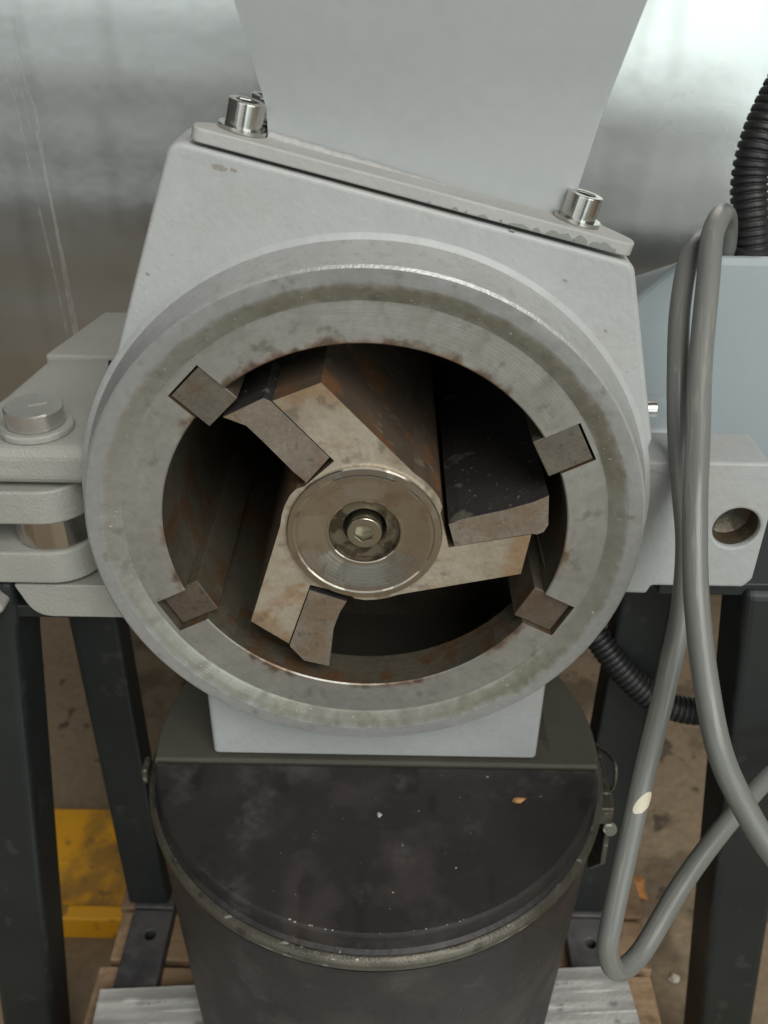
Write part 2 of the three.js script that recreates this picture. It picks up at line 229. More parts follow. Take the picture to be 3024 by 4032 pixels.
// housing: block that narrows to the top, round chamber through it, outlet in the bottom
{
  const o = mm([[-77, 172], [112, 125.6], [133, 43]]);
  const s = new THREE.Shape(); const r = (i, j, k) => V2(o[i][0] + (o[j][0] - o[i][0]) * k, o[i][1] + (o[j][1] - o[i][1]) * k);
  const L0 = V2(-0.1165, 0.066);
  const tl1 = V2(-0.0792, 0.166), tl2 = r(0, 1, 0.035), tr1 = r(1, 0, 0.025), tr2 = r(1, 2, 0.05);
  s.moveTo(L0.x, L0.y); s.lineTo(tl1.x, tl1.y); s.quadraticCurveTo(o[0][0], o[0][1], tl2.x, tl2.y); s.lineTo(tr1.x, tr1.y); s.quadraticCurveTo(o[1][0], o[1][1], tr2.x, tr2.y); s.lineTo(o[2][0], o[2][1]);
  for (let a = 12; a >= -210; a -= 6) s.lineTo(...pol(133, a));
  s.closePath();
    const g = new THREE.ExtrudeGeometry(s, { depth: 0.31, bevelEnabled: true, bevelThickness: 0.0022, bevelSize: 0.0022, bevelOffset: -0.0022, bevelSegments: 4, curveSegments: 64 }); g.translate(0, 0, -0.3342);
  const bored = ev.evaluate(br(g, 0, 0, 0), br(new THREE.CylinderGeometry(0.0958, 0.0958, 0.6, 128).rotateX(Math.PI / 2), 0, 0, -0.2), SUBTRACTION);
  const notch = br(new THREE.BoxGeometry(0.4, 0.2, 0.4), 0.0184 + 0.2368 * 0.052, 0.150 + 0.9716 * 0.052, -0.255, -0.239);      // only the front of the block reaches up to the hopper
  const cut = ev.evaluate(ev.evaluate(bored, notch, SUBTRACTION), br(new THREE.BoxGeometry(0.153, 0.13, 0.138), 0.0145, -0.09, -0.091), SUBTRACTION).geometry;
  // outside and inside of the casting
  const q = cut.index ? cut.toNonIndexed() : cut, p = q.attributes.position, n = q.attributes.normal, oi = [[], []], on = [[], []];
  for (let i = 0; i < p.count; i += 3) {
    let inside = true; for (let k = 0; k < 3; k++) { const rr = Math.hypot(p.getX(i + k), p.getY(i + k)); if (rr > 0.1005) inside = false; }
    for (let k = 0; k < 3; k++) { oi[+inside].push(p.getX(i + k), p.getY(i + k), p.getZ(i + k)); on[+inside].push(n.getX(i + k), n.getY(i + k), n.getZ(i + k)); }
  }
  const mk = (k) => { const b = new THREE.BufferGeometry(); b.setAttribute('position', new THREE.Float32BufferAttribute(oi[k], 3)); b.setAttribute('normal', new THREE.Float32BufferAttribute(on[k], 3)); return b; };
  mesh('housing', boxUV(mk(0), 0.3), paint, mac);
  mesh('chamber_wall', boxUV(mk(1), 0.2), boreMat, mac);
  mesh('chamber_back', boxUV(new THREE.CylinderGeometry(0.099, 0.099, 0.006, 64).rotateX(Math.PI / 2).translate(0, 0, -0.332), 0.2), boreMat, mac);
}
{ // spots where the paint is knocked off the block
  const m = std({ color: new THREE.Color().setRGB(0.26, 0.245, 0.215), roughness: 0.7 });
  for (const [cx, cy, a, b] of [[-58, 161.5, 3.6, 1.5], [-52.5, 160.6, 1.6, 0.9], [-92, 118, 1.1, 0.8], [84, 118, 1.3, 0.7], [104, 96, 1.0, 0.9], [-84, 98, 0.8, 0.6], [60, 138.5, 1.2, 0.5]]) {
    const p = []; for (let i = 0; i < 22; i++) { const t = i / 22 * 6.2832, k = R(0.55, 1.1); p.push([cx + a * k * Math.cos(t) - 0.24 * b * Math.sin(t), cy + b * k * Math.sin(t) - 0.24 * a * k * Math.cos(t)]); }
    mesh('paint_chip', extrude(shapeOf(mm(p)), -0.0225, -0.02188), m, mac);
  }
}
// raised fillet where the ring grows out of the housing
mesh('fillet', boxUV(latheZ([[0.1315, -0.0240], [0.1376, -0.0240], [0.1372, -0.0222], [0.1362, -0.0212], [0.1347, -0.0203], [0.1320, -0.0200]], 128), 0.3), paint, mac);
// mounting ring with four slots for the fixed bars
const bars = [[135.2, 108.9, -5.9, 0.1], [27.2, 110.6, -5.9, 0], [207.8, 110.4, -9.6, 0], [-27, 110.8, -7.6, 0]];
{
  const prof = [[95.3, -22.2], [95.3, -5.4], [95.9, -4.8], [114, -4.8], [122.6, -0.12], [123.2, 0], [129, 0], [130.2, -1.1], [134.5, -20.5], [133.5, -22.2], [95.3, -22.2]];
  let g = new THREE.LatheGeometry(mm(prof).map(([r, z]) => V2(r, z)), 160); g.rotateX(Math.PI / 2); g = BGU.mergeVertices(g.deleteAttribute('uv').deleteAttribute('normal') && g, 1e-6); g.computeVertexNormals(); g.setAttribute('uv', new THREE.BufferAttribute(new Float32Array(g.attributes.position.count * 2), 2));
  { const ix = g.index.array, keep = []; const P = g.attributes.position, a = V3(), b = V3(), c = V3(); for (let i = 0; i < ix.length; i += 3) { a.fromBufferAttribute(P, ix[i]); b.fromBufferAttribute(P, ix[i + 1]); c.fromBufferAttribute(P, ix[i + 2]); if (b.clone().sub(a).cross(c.clone().sub(a)).length() > 1e-12) keep.push(ix[i], ix[i + 1], ix[i + 2]); } g.setIndex(keep); }
  // make sure that faces point outwards
  { const P = g.attributes.position, ix = g.index.array; let vol = 0; const a = V3(), b = V3(), c = V3(); for (let i = 0; i < ix.length; i += 3) { a.fromBufferAttribute(P, ix[i]); b.fromBufferAttribute(P, ix[i + 1]); c.fromBufferAttribute(P, ix[i + 2]); vol += a.dot(b.cross(c)); } if (vol < 0) for (let i = 0; i < ix.length; i += 3) { const t = ix[i]; ix[i] = ix[i + 1]; ix[i + 1] = t; } g.computeVertexNormals(); }
  let A = br(g, 0, 0, 0);
  for (const [ang, r1, , tw] of bars) {
    const [x, y] = pol(r1 + 1.1 - 20, ang); const b = br(new THREE.BoxGeometry(0.04, 0.0204, 0.06), x, y, -0.01, ang * Math.PI / 180 + tw * 0.2);
    A = ev.evaluate(A, b, SUBTRACTION);
  }
  const q = A.geometry.index ? A.geometry.toNonIndexed() : A.geometry, p = q.attributes.position, out = [[], [], []];
  const a = V3(), b = V3(), c = V3();
  for (let i = 0; i < p.count; i += 3) {
    a.fromBufferAttribute(p, i); b.fromBufferAttribute(p, i + 1); c.fromBufferAttribute(p, i + 2);
    const n = b.clone().sub(a).cross(c.clone().sub(a)).normalize(), m = a.clone().add(b).add(c).divideScalar(3), r = Math.hypot(m.x, m.y);
    const k = r > 0.129 && Math.abs(n.z) < 0.85 ? 1 : Math.abs(n.z) < 0.3 && r < 0.1135 ? 2 : 0;
    out[k].push(a.x, a.y, a.z, b.x, b.y, b.z, c.x, c.y, c.z);
  }
  const mk = (k) => soft(new THREE.BufferGeometry().setAttribute('position', new THREE.Float32BufferAttribute(out[k], 3)), 18);
  const face = mesh('mounting_ring', planUV(mk(0), FS), flangeFace, mac);
  mesh('ring_rim', boxUV(mk(1), 0.12), rimMat, face);
  mesh('bore_edge', boxUV(mk(2), 0.15), boreMat, face);
}
const barMats = [std({ map: knifeFace.map, bumpMap: fineBump, bumpScale: 0.0001, roughness: 0.5, metalness: 0.4, color: new THREE.Color().setRGB(0.6, 0.62, 0.62) }), std({ map: knifeFace.map, bumpMap: fineBump, bumpScale: 0.0001, roughness: 0.5, metalness: 0.3, color: new THREE.Color().setRGB(0.5, 0.45, 0.42) })];
bars.forEach(([ang, r1, z, tw], i) => {
  const g = new RoundedBoxGeometry(0.0214, 0.0197, 0.30, 2, 0.0006); const [x, y] = pol(r1 - 10.7, ang);
  g.rotateZ(ang * Math.PI / 180 + tw * 0.2); g.translate(x, y, z / 1000 - 0.15);
  const u = boxUV(g, 0.11); const uv = u.attributes.uv; for (let k = 0; k < uv.count; k++) uv.setXY(k, uv.getX(k) + 0.37 * i, uv.getY(k) + 0.21 * i);
  const pz = u.attributes.position, F = [], S = []; for (let k = 0; k < pz.count; k += 3) { const f = Math.min(pz.getZ(k), pz.getZ(k + 1), pz.getZ(k + 2)) > z / 1000 - 0.002; (f ? F : S).push(k); }
  const pick = (L) => { const q = new THREE.BufferGeometry(); for (const at of ['position', 'normal', 'uv']) { const A = u.attributes[at], d = []; for (const k of L) for (let m = 0; m < 3; m++) for (let w = 0; w < A.itemSize; w++) d.push(A.array[(k + m) * A.itemSize + w]); q.setAttribute(at, new THREE.Float32BufferAttribute(d, A.itemSize)); } return q; };
  const bar = mesh('fixed_bar', pick(S), boreMat, mac); mesh('bar_face', pick(F), barMats[i < 2 ? 0 : 1], bar);
});
// rotor: three arms, each with a bolted knife, hub cap and socket screw
{
  const rot = new THREE.Group(); rot.name = 'rotor'; mac.add(rot);
  const pts = [];
  for (let k = 0; k < 3; k++) {
    const d = 120 * k;
    for (const [r, a] of [[79.3, 103.6], [79.0, 120.6], [41.0, 109.6], [37.4, 138], [39.4, 143], [40, 150], [40, 158], [40, 166], [40, 175.4]]) pts.push(pol(r, a + d));
  }
  const rs = shapeOf(pts), rh = new THREE.Path(); rh.absarc(0, 0, 0.026, 0, Math.PI * 2, true); rs.holes.push(rh);
  const g = extrude(rs, -0.315, -0.0055, 0.00012, 1);
  const flat = g.groups.map((e) => e);
  const cap = boxUV(g, 0.2); cap.clearGroups(); flat.forEach((e) => cap.addGroup(e.start, e.count, e.materialIndex));
  { const uv = cap.attributes.uv, p = cap.attributes.position, e = flat[0]; for (let i = e.start; i < e.start + e.count; i++) uv.setXY(i, p.getX(i) / RS + 0.5, p.getY(i) / RS + 0.5); }
  mesh('rotor_body', cap, [steelFace, rustSide], rot);
  for (let k = 0; k < 3; k++) {
    const d = -120 * k;
    const kp = [[[86.4, 136.2], [82.2, 122.3], [78.9, 120.9], [43.4, 111.2], [37.8, 137], [38.6, 134.6], [45.6, 134.8], [66.6, 133.4], [76.4, 133.2]], [[87.9, 134.9], [86.6, 124.2], [84.6, 121.6], [81.6, 120.6], [78.9, 120.9], [43.4, 111.2], [40, 128.5], [45.6, 131], [66.6, 132.4], [80, 133.6]], [[85.2, 137.6], [85.6, 128.6], [80.2, 121.6], [78.9, 120.95], [43.4, 111.3], [41.5, 138], [48.9, 135.6], [60, 135], [75, 136.8]]][k].map(([r, a]) => pol(r, a + d));
    const kg = extrude(shapeOf(kp), -0.313, -0.0054 + 0.0002 * k, 0.00014, 1), gr = kg.groups.map((e) => e);
    const ku = boxUV(kg, 0.13); ku.clearGroups(); gr.forEach((e) => ku.addGroup(e.start, e.count, e.materialIndex));
    const uv = ku.attributes.uv; for (let i = 0; i < uv.count; i++) uv.setXY(i, uv.getX(i) + 0.31 * k, uv.getY(i) + 0.17 * k);
    mesh('knife', ku, [knifeFace, knifeSide], rot);
  }
  const hub = latheZ(mm([[36.8, -6.2], [36.8, -3.6], [36.2, -2.9], [33.4, -2.6], [32.6, -3.1], [31.4, -2.9], [29, -3.6], [24, -4.9], [19, -5.7], [17.6, -5.6], [17.0, -6.0], [16.9, -10.6], [10.6, -10.8], [10.4, -26], [0.001, -26]]), 96);
  const cap2 = mesh('hub_cap', planUV(hub, 0.1), hubSteel, rot);
  mesh('counterbore', boxUV(latheZ(mm([[16.8, -6.4], [16.7, -10.45], [10.5, -10.65], [10.3, -25.9], [0.001, -25.9]]), 64), 0.06), oilSteel, cap2);
}
function capScrew(parent, name, r, h, hex, mat, place, spin = 0, depth = 0.6) {
  const s = new THREE.Shape(); s.absarc(0, 0, r, 0, Math.PI * 2); const p = new THREE.Path();
  for (let i = 0; i < 6; i++) { const a = spin + i * Math.PI / 3, x = hex * Math.cos(a), y = hex * Math.sin(a); i ? p.lineTo(x, y) : p.moveTo(x, y); } p.closePath(); s.holes.push(p);
  const b = r * 0.09, top = new THREE.ExtrudeGeometry(s, { depth: h * depth - b, bevelEnabled: true, bevelThickness: b, bevelSize: b, bevelOffset: -b, bevelSegments: 3, curveSegments: 24 }).translate(0, 0, h * (1 - depth));
  const low = new THREE.CylinderGeometry(r * 0.9985, r * 0.9985, h * (1 - depth) + b * 0.4, 48).rotateX(Math.PI / 2).translate(0, 0, (h * (1 - depth) + b * 0.4) / 2);
  const g = soft(BGU.mergeGeometries([top.deleteAttribute('uv').toNonIndexed ? (top.index ? top.toNonIndexed() : top) : top, low.deleteAttribute('uv').toNonIndexed()]), 32);
  place(g); return mesh(name, boxUV(g, 0.05), mat, parent);
}
capScrew(mac.children.find((o) => o.name === 'rotor'), 'hub_screw', 0.0083, 0.014, 0.0048, screwSteel, (g) => g.translate(0, 0.0003, -0.0185), 0.3, 0.45);

// hopper plate on the sloping top of the housing; u runs along it, v stands on it
const U = V3(0.9716, -0.2368, 0), Vn = V3(0.2368, 0.9716, 0), TILT = new THREE.Matrix4().makeBasis(U, Vn, V3(0, 0, 1)).setPosition(-0.0692, 0.1722, 0);
{
  const hop = new THREE.Group(); hop.name = 'hopper'; mac.add(hop);
  const s = rounded(mm([[0, 23.5], [184.5, 23.5], [185.5, 33], [168, 46], [168, 128], [185, 140], [185, 152], [0, 152], [0, 140], [15, 128], [15, 46], [-0.5, 30]]), 0.004);
  const pl = rounded(mm([[0.5, 21.9], [184, 21.9], [186, 31], [172, 45], [170, 118], [16, 118], [14, 46], [-0.5, 31]]), 0.006);
  const pg = plan(pl, -0.0006, 0.0050, 0.0008, 3); pg.applyMatrix4(TILT);
  mesh('base_plate', boxUV(pg, 0.3), dustyPaint, hop);
  // weld bead along the foot of the hopper
  const w = []; for (let i = 0; i <= 60; i++) { const t = i / 60, q = V3(-40.2 + (84.7 + 40.2) * t, 171 + (136.5 - 171) * t, -38.4); w.push([q.x + R(-0.2, 0.2), q.y - 0.6 + R(-0.25, 0.25), q.z + R(-0.2, 0.2)]); }
  mesh('weld_bead', boxUV(tube(w, 0.0024, 180, 8), 0.1), dustyPaint, hop);
  // walls: tilted foot, level joint, then flaring funnel; 2 mm sheet
  const ring = (xa, ya, xb, yb, zf, zb, t) => [[xa + t, ya, zf - t], [xb - t, yb, zf - t], [xb - t, yb, zb + t], [xa + t, ya, zb + t]];
  const rings = [ring(-40.4, 169.8, 84.6, 135.3, -40, -112, 0), ring(-40.6, 181.2, 94.3, 180.2, -40, -112, 0), ring(-50.2, 221, 104.2, 221, -33, -120, 0), ring(-78, 335, 133, 335, -12, -142, 0), ring(-78, 335, 133, 335, -12, -142, 2), ring(-40.6, 181.2, 94.3, 180.2, -40, -112, 2), ring(-40.4, 169.8, 84.6, 135.3, -40, -112, 2)].map(mm);
  const pos = [], N = 14;
  const quad = (a, b, c, d) => { for (let i = 0; i < N; i++) for (let j = 0; j < 2; j++) { const L = (p, q, t) => p.map((v, k) => v + (q[k] - v) * t); const P = (s2, t2) => L(L(a, b, s2), L(d, c, s2), t2); const p00 = P(i / N, j / 2), p10 = P((i + 1) / N, j / 2), p11 = P((i + 1) / N, (j + 1) / 2), p01 = P(i / N, (j + 1) / 2); pos.push(...p00, ...p10, ...p11, ...p00, ...p11, ...p01); } };
  for (let i = 0; i + 1 < rings.length; i++) for (let k = 0; k < 4; k++) { const m = (k + 1) % 4; quad(rings[i][k], rings[i][m], rings[i + 1][m], rings[i + 1][k]); }
  const hg = soft(new THREE.BufferGeometry().setAttribute('position', new THREE.Float32BufferAttribute(pos, 3)), 22);
  mesh('funnel', boxUV(hg, 0.35), hopperPaint, hop);
  const chipMat = std({ color: new THREE.Color().setRGB(0.21, 0.225, 0.205), roughness: 0.6 });
  for (const [s0, wd, hh, vb] of [[97, 1.2, 0.9, -0.1], [107, 2.6, 1.3, -0.1], [112.4, 0.9, 1.0, -0.1], [118, 4.4, 1.1, -0.1], [127, 1.4, 1.9, -0.1], [131, 9.2, 1.4, -0.1], [141.5, 3.1, 1.9, 0], [147, 12.5, 2.9, 0], [158.8, 6.2, 3.6, 0.1], [165.8, 11.8, 3.5, 0.2]]) {
    const n = 26, up = [], dn = []; for (let i = 0; i <= n; i++) { const t = i / n, e = Math.sin(Math.PI * t); up.push([s0 + wd * t, vb + hh * Math.sqrt(e) * (0.45 + 0.55 * vn(s0 + t * wd * 0.55, 2.5, 4096, 33)) + R(0, 0.25)]); dn.push([s0 + wd * (1 - t), vb]); }
    const g = extrude(shapeOf(mm([...dn, ...up])), -0.0225, -0.0217); g.applyMatrix4(TILT); mesh('paint_chip', g, chipMat, hop);
  }
  for (const [sx, z] of [[18.2, -38], [24.5, -60], [161, -37]]) {
    const place = (g) => { g.rotateX(-Math.PI / 2); g.translate(sx / 1000, 0.0068, z / 1000); g.applyMatrix4(TILT); };
    const bolt = capScrew(hop, 'cap_screw', 0.0076, 0.0098, 0.0046, chrome, place, R(0, 1));
    const wg = new THREE.CylinderGeometry(0.0101, 0.0101, 0.0016, 40).translate(sx / 1000, 0.006, z / 1000).applyMatrix4(TILT);
    mesh('washer', boxUV(wg, 0.05), chrome, bolt);
  }
}
// outlet chute below the chamber
{
  const o = rounded(mm([[-89.5, 24.6], [100.5, 24.6], [100.5, 171], [-89.5, 171]]), 0.004), h = new THREE.Path();
  mm([[-83, 27.2], [-83, 165], [94, 165], [94, 27.2]]).forEach(([x, y], i) => i ? h.lineTo(x, y) : h.moveTo(x, y)); h.closePath(); o.holes.push(h);
  const cg = plan(o, -0.1695, -0.0975, 0.0012, 2);
  const ch = mesh('outlet_chute', boxUV(cg, 0.3), paint, mac);
  const X0 = -0.0615, X1 = 0.0905, Z0 = -0.1605, Z1 = -0.0282, T = 0.003, low = -0.176;
  const lin = [[X0 - T, X0, Z0, Z1, 1], [X1, X1 + T, Z0, Z1, 1], [X0, X1, Z0 - T, Z0, 24], [X0, X1, Z1, Z1 + 0.0008, 24]].map(([a, b, c, d, n]) => {
    const g = new THREE.BoxGeometry(b - a, 1, d - c, n).translate((a + b) / 2, 0, (c + d) / 2), p = g.attributes.position;
    for (let k = 0; k < p.count; k++) { const x = Math.min(X1, Math.max(X0, p.getX(k))); p.setY(k, p.getY(k) < 0 ? low : -Math.sqrt(0.0957 ** 2 - x * x) - 0.0004); }
    g.computeVertexNormals(); return g;
  });
  { const g = new THREE.BoxGeometry(X1 - X0, 1, 0.0052, 24).translate((X0 + X1) / 2, 0, -0.02495), p = g.attributes.position; for (let k = 0; k < p.count; k++) { const x = p.getX(k); p.setY(k, p.getY(k) < 0 ? -0.0974 : Math.max(-0.0973, -Math.sqrt(0.0957 ** 2 - x * x) - 0.0004)); } g.computeVertexNormals(); lin.push(g); }
  const lg = BGU.mergeGeometries(lin);
  mesh('chute_lining', boxUV(lg, 0.2), boreMat, ch);
}
// hinge on the left
{
  const hi = new THREE.Group(); hi.name = 'hinge'; mac.add(hi);
  const ear = rounded(mm([[-118, 25], [-190, 25], [-205, 40], [-203, 60], [-195, 78], [-187.5, 131], [-171, 205], [-112, 205], [-112, 60]]), [0.002, 0.02, 0.012, 0.01, 0.01, 0.002, 0.004, 0.002, 0.002]);
  mesh('upper_ear', boxUV(plan(ear, 0.0105, 0.0315, 0.0065, 5), 0.15), bracketPaint, hi);
  const rib = rounded(mm([[-114, 132], [-186.3, 132], [-171, 203], [-112, 203]]), 0.002);
  mesh('raised_pad', boxUV(plan(rib, 0.027, 0.0345, 0.0015, 2), 0.15), bracketPaint, hi);
  const PX = -0.1625, PZ = -0.046;
  const disc = (r, y0, y1, b = 0.0012) => latheY([[1e-5, y0], [r - b, y0], [r, y0 + b], [r, y1 - b], [r - b, y1], [1e-5, y1]], 64).translate(PX, 0, PZ);
  const knuckle = (y0, y1) => { const s = new THREE.Shape(); s.absarc(PX, -PZ, 0.0228, -Math.PI / 2, Math.PI / 2); s.lineTo(-0.26, -PZ + 0.0228); s.lineTo(-0.26, -PZ - 0.0228); s.closePath(); return plan(s, y0, y1, 0.0012, 2); };
  const arm = mesh('hinge_arm', boxUV(knuckle(-0.0105, 0.0085), 0.15), bracketPaint, hi);
  mesh('lower_knuckle', boxUV(knuckle(-0.0465, -0.0275), 0.15), bracketPaint, arm);
  mesh('sleeve', boxUV(disc(0.0205, -0.0277, -0.0103), 0.1), chrome, hi);
  const low = rounded(mm([[-184, -49.5], [-118, -49.5], [-118, -70.5], [-176, -70.5]]), [0.002, 0.001, 0.001, 0.01]);
  const lg = extrude(low, -0.115, -0.026, 0.0009, 3); mesh('lower_ear', boxUV(lg, 0.15), bracketPaint, hi);
  const pin = mesh('pin_head', boxUV(disc(0.0142, 0.0352, 0.0445, 0.0008), 0.06), pinSteel, hi);
  mesh('nick', boxUV(rbox(0.009, 0.0003, 0.0022, 0.0001).rotateY(0.5).translate(PX + 0.002, 0.04462, PZ - 0.001), 0.06), bracketPaint, pin);
  mesh('washer', boxUV(disc(0.0178, 0.0312, 0.0353, 0.001), 0.06), bracketPaint, pin);
  mesh('side_plate', boxUV(rbox(0.08, 0.05, 0.05, 0.003, 0, 0, 0).rotateZ(0.62).translate(-0.236, -0.066, -0.045), 0.15), bracketPaint, hi);
}
// latch lug on the right, with a drilled hole
{
  const s = rounded(mm([[128, -51], [147, -51.5], [149, -46.2], [196.5, -46.2], [200.5, -41], [200.5, 20], [193, 27.5], [128, 27.5]]), 0.0015), h = new THREE.Path(); h.absarc(0.1855, -0.0098, 0.0116, 0, Math.PI * 2, true); s.holes.push(h);
  const g = extrude(s, -0.062, -0.030, 0.0014, 2);
  const lug = mesh('latch_lug', boxUV(g, 0.3), paint, mac);
  mesh('hole_bottom', boxUV(latheZ(mm([[11.55, -33], [11.5, -44], [5, -50], [0.01, -50.5]]), 48).translate(0.1855, -0.0098, 0), 0.08), boreMat, lug);
  mesh('latch_boss', boxUV(rbox(0.042, 0.05, 0.05, 0.012, 0.148, 0.001, -0.095), 0.2), motorPaint, mac);
  capScrew(mac, 'side_screw', 0.0048, 0.006, 0.0026, chrome, (q) => q.rotateY(Math.PI / 2).translate(0.147, 0.0265, -0.09));
}

/* ---------- drive housing, cables, conduits ---------- */
const drive = thing('drive_housing', 'blue grey painted drive housing behind the latch side of machine', 'drive housing');
{
  const s = rounded(mm([[140, 62], [170, 93.5], [420, 93.5], [420, -70], [138, -70]]), [0.012, 0.014, 0.01, 0.01, 0.01]);
  const dg = extrude(s, -0.40, -0.140, 0.004, 3), dp = dg.attributes.position; for (let i = 0; i < dp.count; i++) if (dp.getY(i) > -0.05) dp.setY(i, dp.getY(i) + Math.min(0, dp.getZ(i) + 0.1445) * 0.42); dg.computeVertexNormals();
  mesh('casing', boxUV(dg, 0.3), motorPaint, drive);
  mesh('cable_gland', boxUV(latheY(mm([[0.1, 84], [12.5, 84], [12.5, 94.5], [11, 95.5], [0.1, 95.5]]), 32).translate(0.2115, 0, -0.158), 0.1), conduitMat, drive);
}
function corrugated(pts, r, pitch, depth) {
  const c = new THREE.CatmullRomCurve3(mm(pts).map((p) => V3(...p)), false, 'centripetal'), L = c.getLength(), per = 8, n = Math.round(L / pitch) * per, g = new THREE.TubeGeometry(c, n, r, 24, false), p = g.attributes.position, fr = [];
  for (let i = 0; i <= n; i++) fr.push(c.getPointAt(i / n));
  const q = V3(); for (let i = 0; i <= n; i++) { const ph = (i % per) / per, k = 1 - depth * ss(0.5, 0.95, Math.abs(ph * 2 - 1)); for (let j = 0; j <= 24; j++) { const m = i * 25 + j; q.fromBufferAttribute(p, m).sub(fr[i]).multiplyScalar(k).add(fr[i]); p.setXYZ(m, q.x, q.y, q.z); } }
  g.computeVertexNormals(); return g;
}
const condTop = mesh('corrugated_conduit', corrugated([[211.5, 92, -158], [208.5, 109, -161], [206, 128, -168], [207.5, 147, -172], [214, 166, -178], [226, 190, -185], [250, 225, -195]], 0.0102, 0.0044, 0.16), conduitMat);
condTop.userData = { label: 'black corrugated conduit rising from top of the blue grey drive housing', category: 'conduit', group: 'black corrugated conduits' };
const condLow = mesh('corrugated_conduit', corrugated([[112, -100, -128], [129, -122, -118], [147, -143, -105], [164, -161, -93], [184, -176, -84], [205, -182, -80], [229, -182, -81], [256, -176, -90], [290, -160, -105]], 0.0088, 0.0036, 0.16), conduitMat);
condLow.userData = { label: 'black corrugated conduit sagging below the mounting ring across the legs', category: 'conduit', group: 'black corrugated conduits' };
const cA = mesh('grey_cable', tube([[198, 60, -165], [197, 88, -158], [192, 106, -148], [185, 117, -135], [176, 121, -117], [169, 116, -102], [164, 101, -81], [156, 69, -44], [152, 46, -17], [148, 25, 8], [147.5, -4, 32], [151, -35, 57], [156, -57, 77], [166, -75, 88], [179, -92, 99], [205, -117, 114]], 0.0056, 240), cableMat);
cA.userData = { label: 'smooth grey cable hanging in front, running off to the lower right', category: 'cable', group: 'grey cables' };
const cB = thing('grey_cable', 'smooth grey cable with pale scuff, looping low beside the pail', 'cable', 'grey cables');
const cBpts = [[188, 55, -165], [186, 82, -156], [178, 102, -138], [169, 108, -120], [161, 103, -106], [154, 86, -84], [150, 63, -57], [149.5, 37, -35], [151, 18, -20], [152.5, -3, -4], [150, -28, 14], [144, -59, 31], [136, -89, 50], [126, -128, 75], [120.5, -152, 90], [119, -168, 97], [125, -182, 98], [137, -187, 89], [168, -171, 54], [201, -158, 22], [234, -150, -6], [280, -140, -30]];
mesh('sheath', tube(cBpts, 0.0052, 260), cableMat, cB);
{ // place where the sheath is scraped down to the pale filler
  const c = new THREE.CatmullRomCurve3(mm(cBpts).map((p) => V3(...p)), false, 'centripetal'); let best = 0, bd = 9; for (let i = 0; i <= 400; i++) { const y = Math.abs(c.getPointAt(i / 400).y + 0.105); if (y < bd && i < 260) { bd = y; best = i / 400; } }
  const P = c.getPointAt(best), T = c.getTangentAt(best), E = camera.position.clone().sub(P).normalize(), X = V3(1, 0.15, 0.35).addScaledVector(T, -V3(1, 0.15, 0.35).dot(T)).normalize(), Y = T.clone().cross(X), pos = [], idx = [], n = 12, m = 10;
  for (let i = 0; i <= n; i++) for (let j = 0; j <= m; j++) { const s = i / n * 2 - 1, a = (j / m * 2 - 1) * 0.85 * Math.sqrt(Math.max(0, 1 - s * s)) * (1 + 0.25 * s) + 0.42, q = c.getPointAt(best + (s * 0.005 + (a - 0.3) * -0.0035) / c.getLength()); q.addScaledVector(X, Math.sin(a + 0.2) * 0.00532).addScaledVector(Y, -Math.cos(a + 0.2) * 0.00532 * (Y.dot(E) > 0 ? -1 : 1)); pos.push(q.x, q.y, q.z); }
  for (let i = 0; i < n; i++) for (let j = 0; j < m; j++) { const a = i * (m + 1) + j; idx.push(a, a + 1, a + m + 1, a + 1, a + m + 2, a + m + 1); }
  const g = new THREE.BufferGeometry(); g.setAttribute('position', new THREE.Float32BufferAttribute(pos, 3)); g.setIndex(idx); g.computeVertexNormals();
  mesh('scuff', g, std({ color: new THREE.Color().setRGB(0.62, 0.57, 0.45), roughness: 0.7, side: THREE.DoubleSide }), cB);
}

/* ---------- stand ---------- */
const stand = thing('steel_stand', 'dark painted steel stand with splayed posts carrying the granulator', 'stand');
{
  const bar = (name, x, y0, y1, z, w, d, lean = 0, r = 0.003, mat = postMat) => { const g = rbox(w, y1 - y0, d, r, 0, 0, 0), p = g.attributes.position; for (let i = 0; i < p.count; i++) p.setX(i, p.getX(i) - lean * (p.getY(i) - (y1 - y0) / 2)); g.computeVertexNormals(); g.translate(x, (y0 + y1) / 2, z); return mesh(name, boxUV(g, 0.3), mat, stand); };
  bar('leg', -0.176, -0.424, -0.075, -0.111, 0.032, 0.022);
  bar('leg', 0.1735, -0.424, -0.06, -0.111, 0.033, 0.022);
  bar('post', -0.2065, -0.598, -0.052, -0.05, 0.040, 0.04, -0.126, 0.005);
  bar('post', 0.219, -0.598, -0.05, -0.05, 0.040, 0.04, 0.133, 0.005);
  for (const x of [-0.1715, 0.1725]) {
    const s = shapeOf(mm([[-16, 0], [16, 0], [16, 240], [-16, 240]])), h = new THREE.Path(); h.absarc(0.002, 0.022, 0.004, 0, Math.PI * 2, true); s.holes.push(h);
    const g = extrude(s, -0.013, 0, 0.0012, 2); g.rotateX(Math.PI / 2); g.translate(x, -0.4385, -0.097);
    mesh('foot_rail', boxUV(g, 0.2), railMat, stand);
    const tr = rbox(0.032, 0.014, 0.15, 0.0015, x, -0.4318, -0.173); mesh('foot_rail', boxUV(tr, 0.2), railMat, stand);
  }
  mesh('top_plate', boxUV(rbox(0.09, 0.008, 0.1, 0.001, -0.195, -0.0745, -0.085), 0.3), postMat, stand);
  mesh('top_plate', boxUV(rbox(0.11, 0.008, 0.1, 0.001, 0.21, -0.0515, -0.085), 0.3), postMat, stand);
}

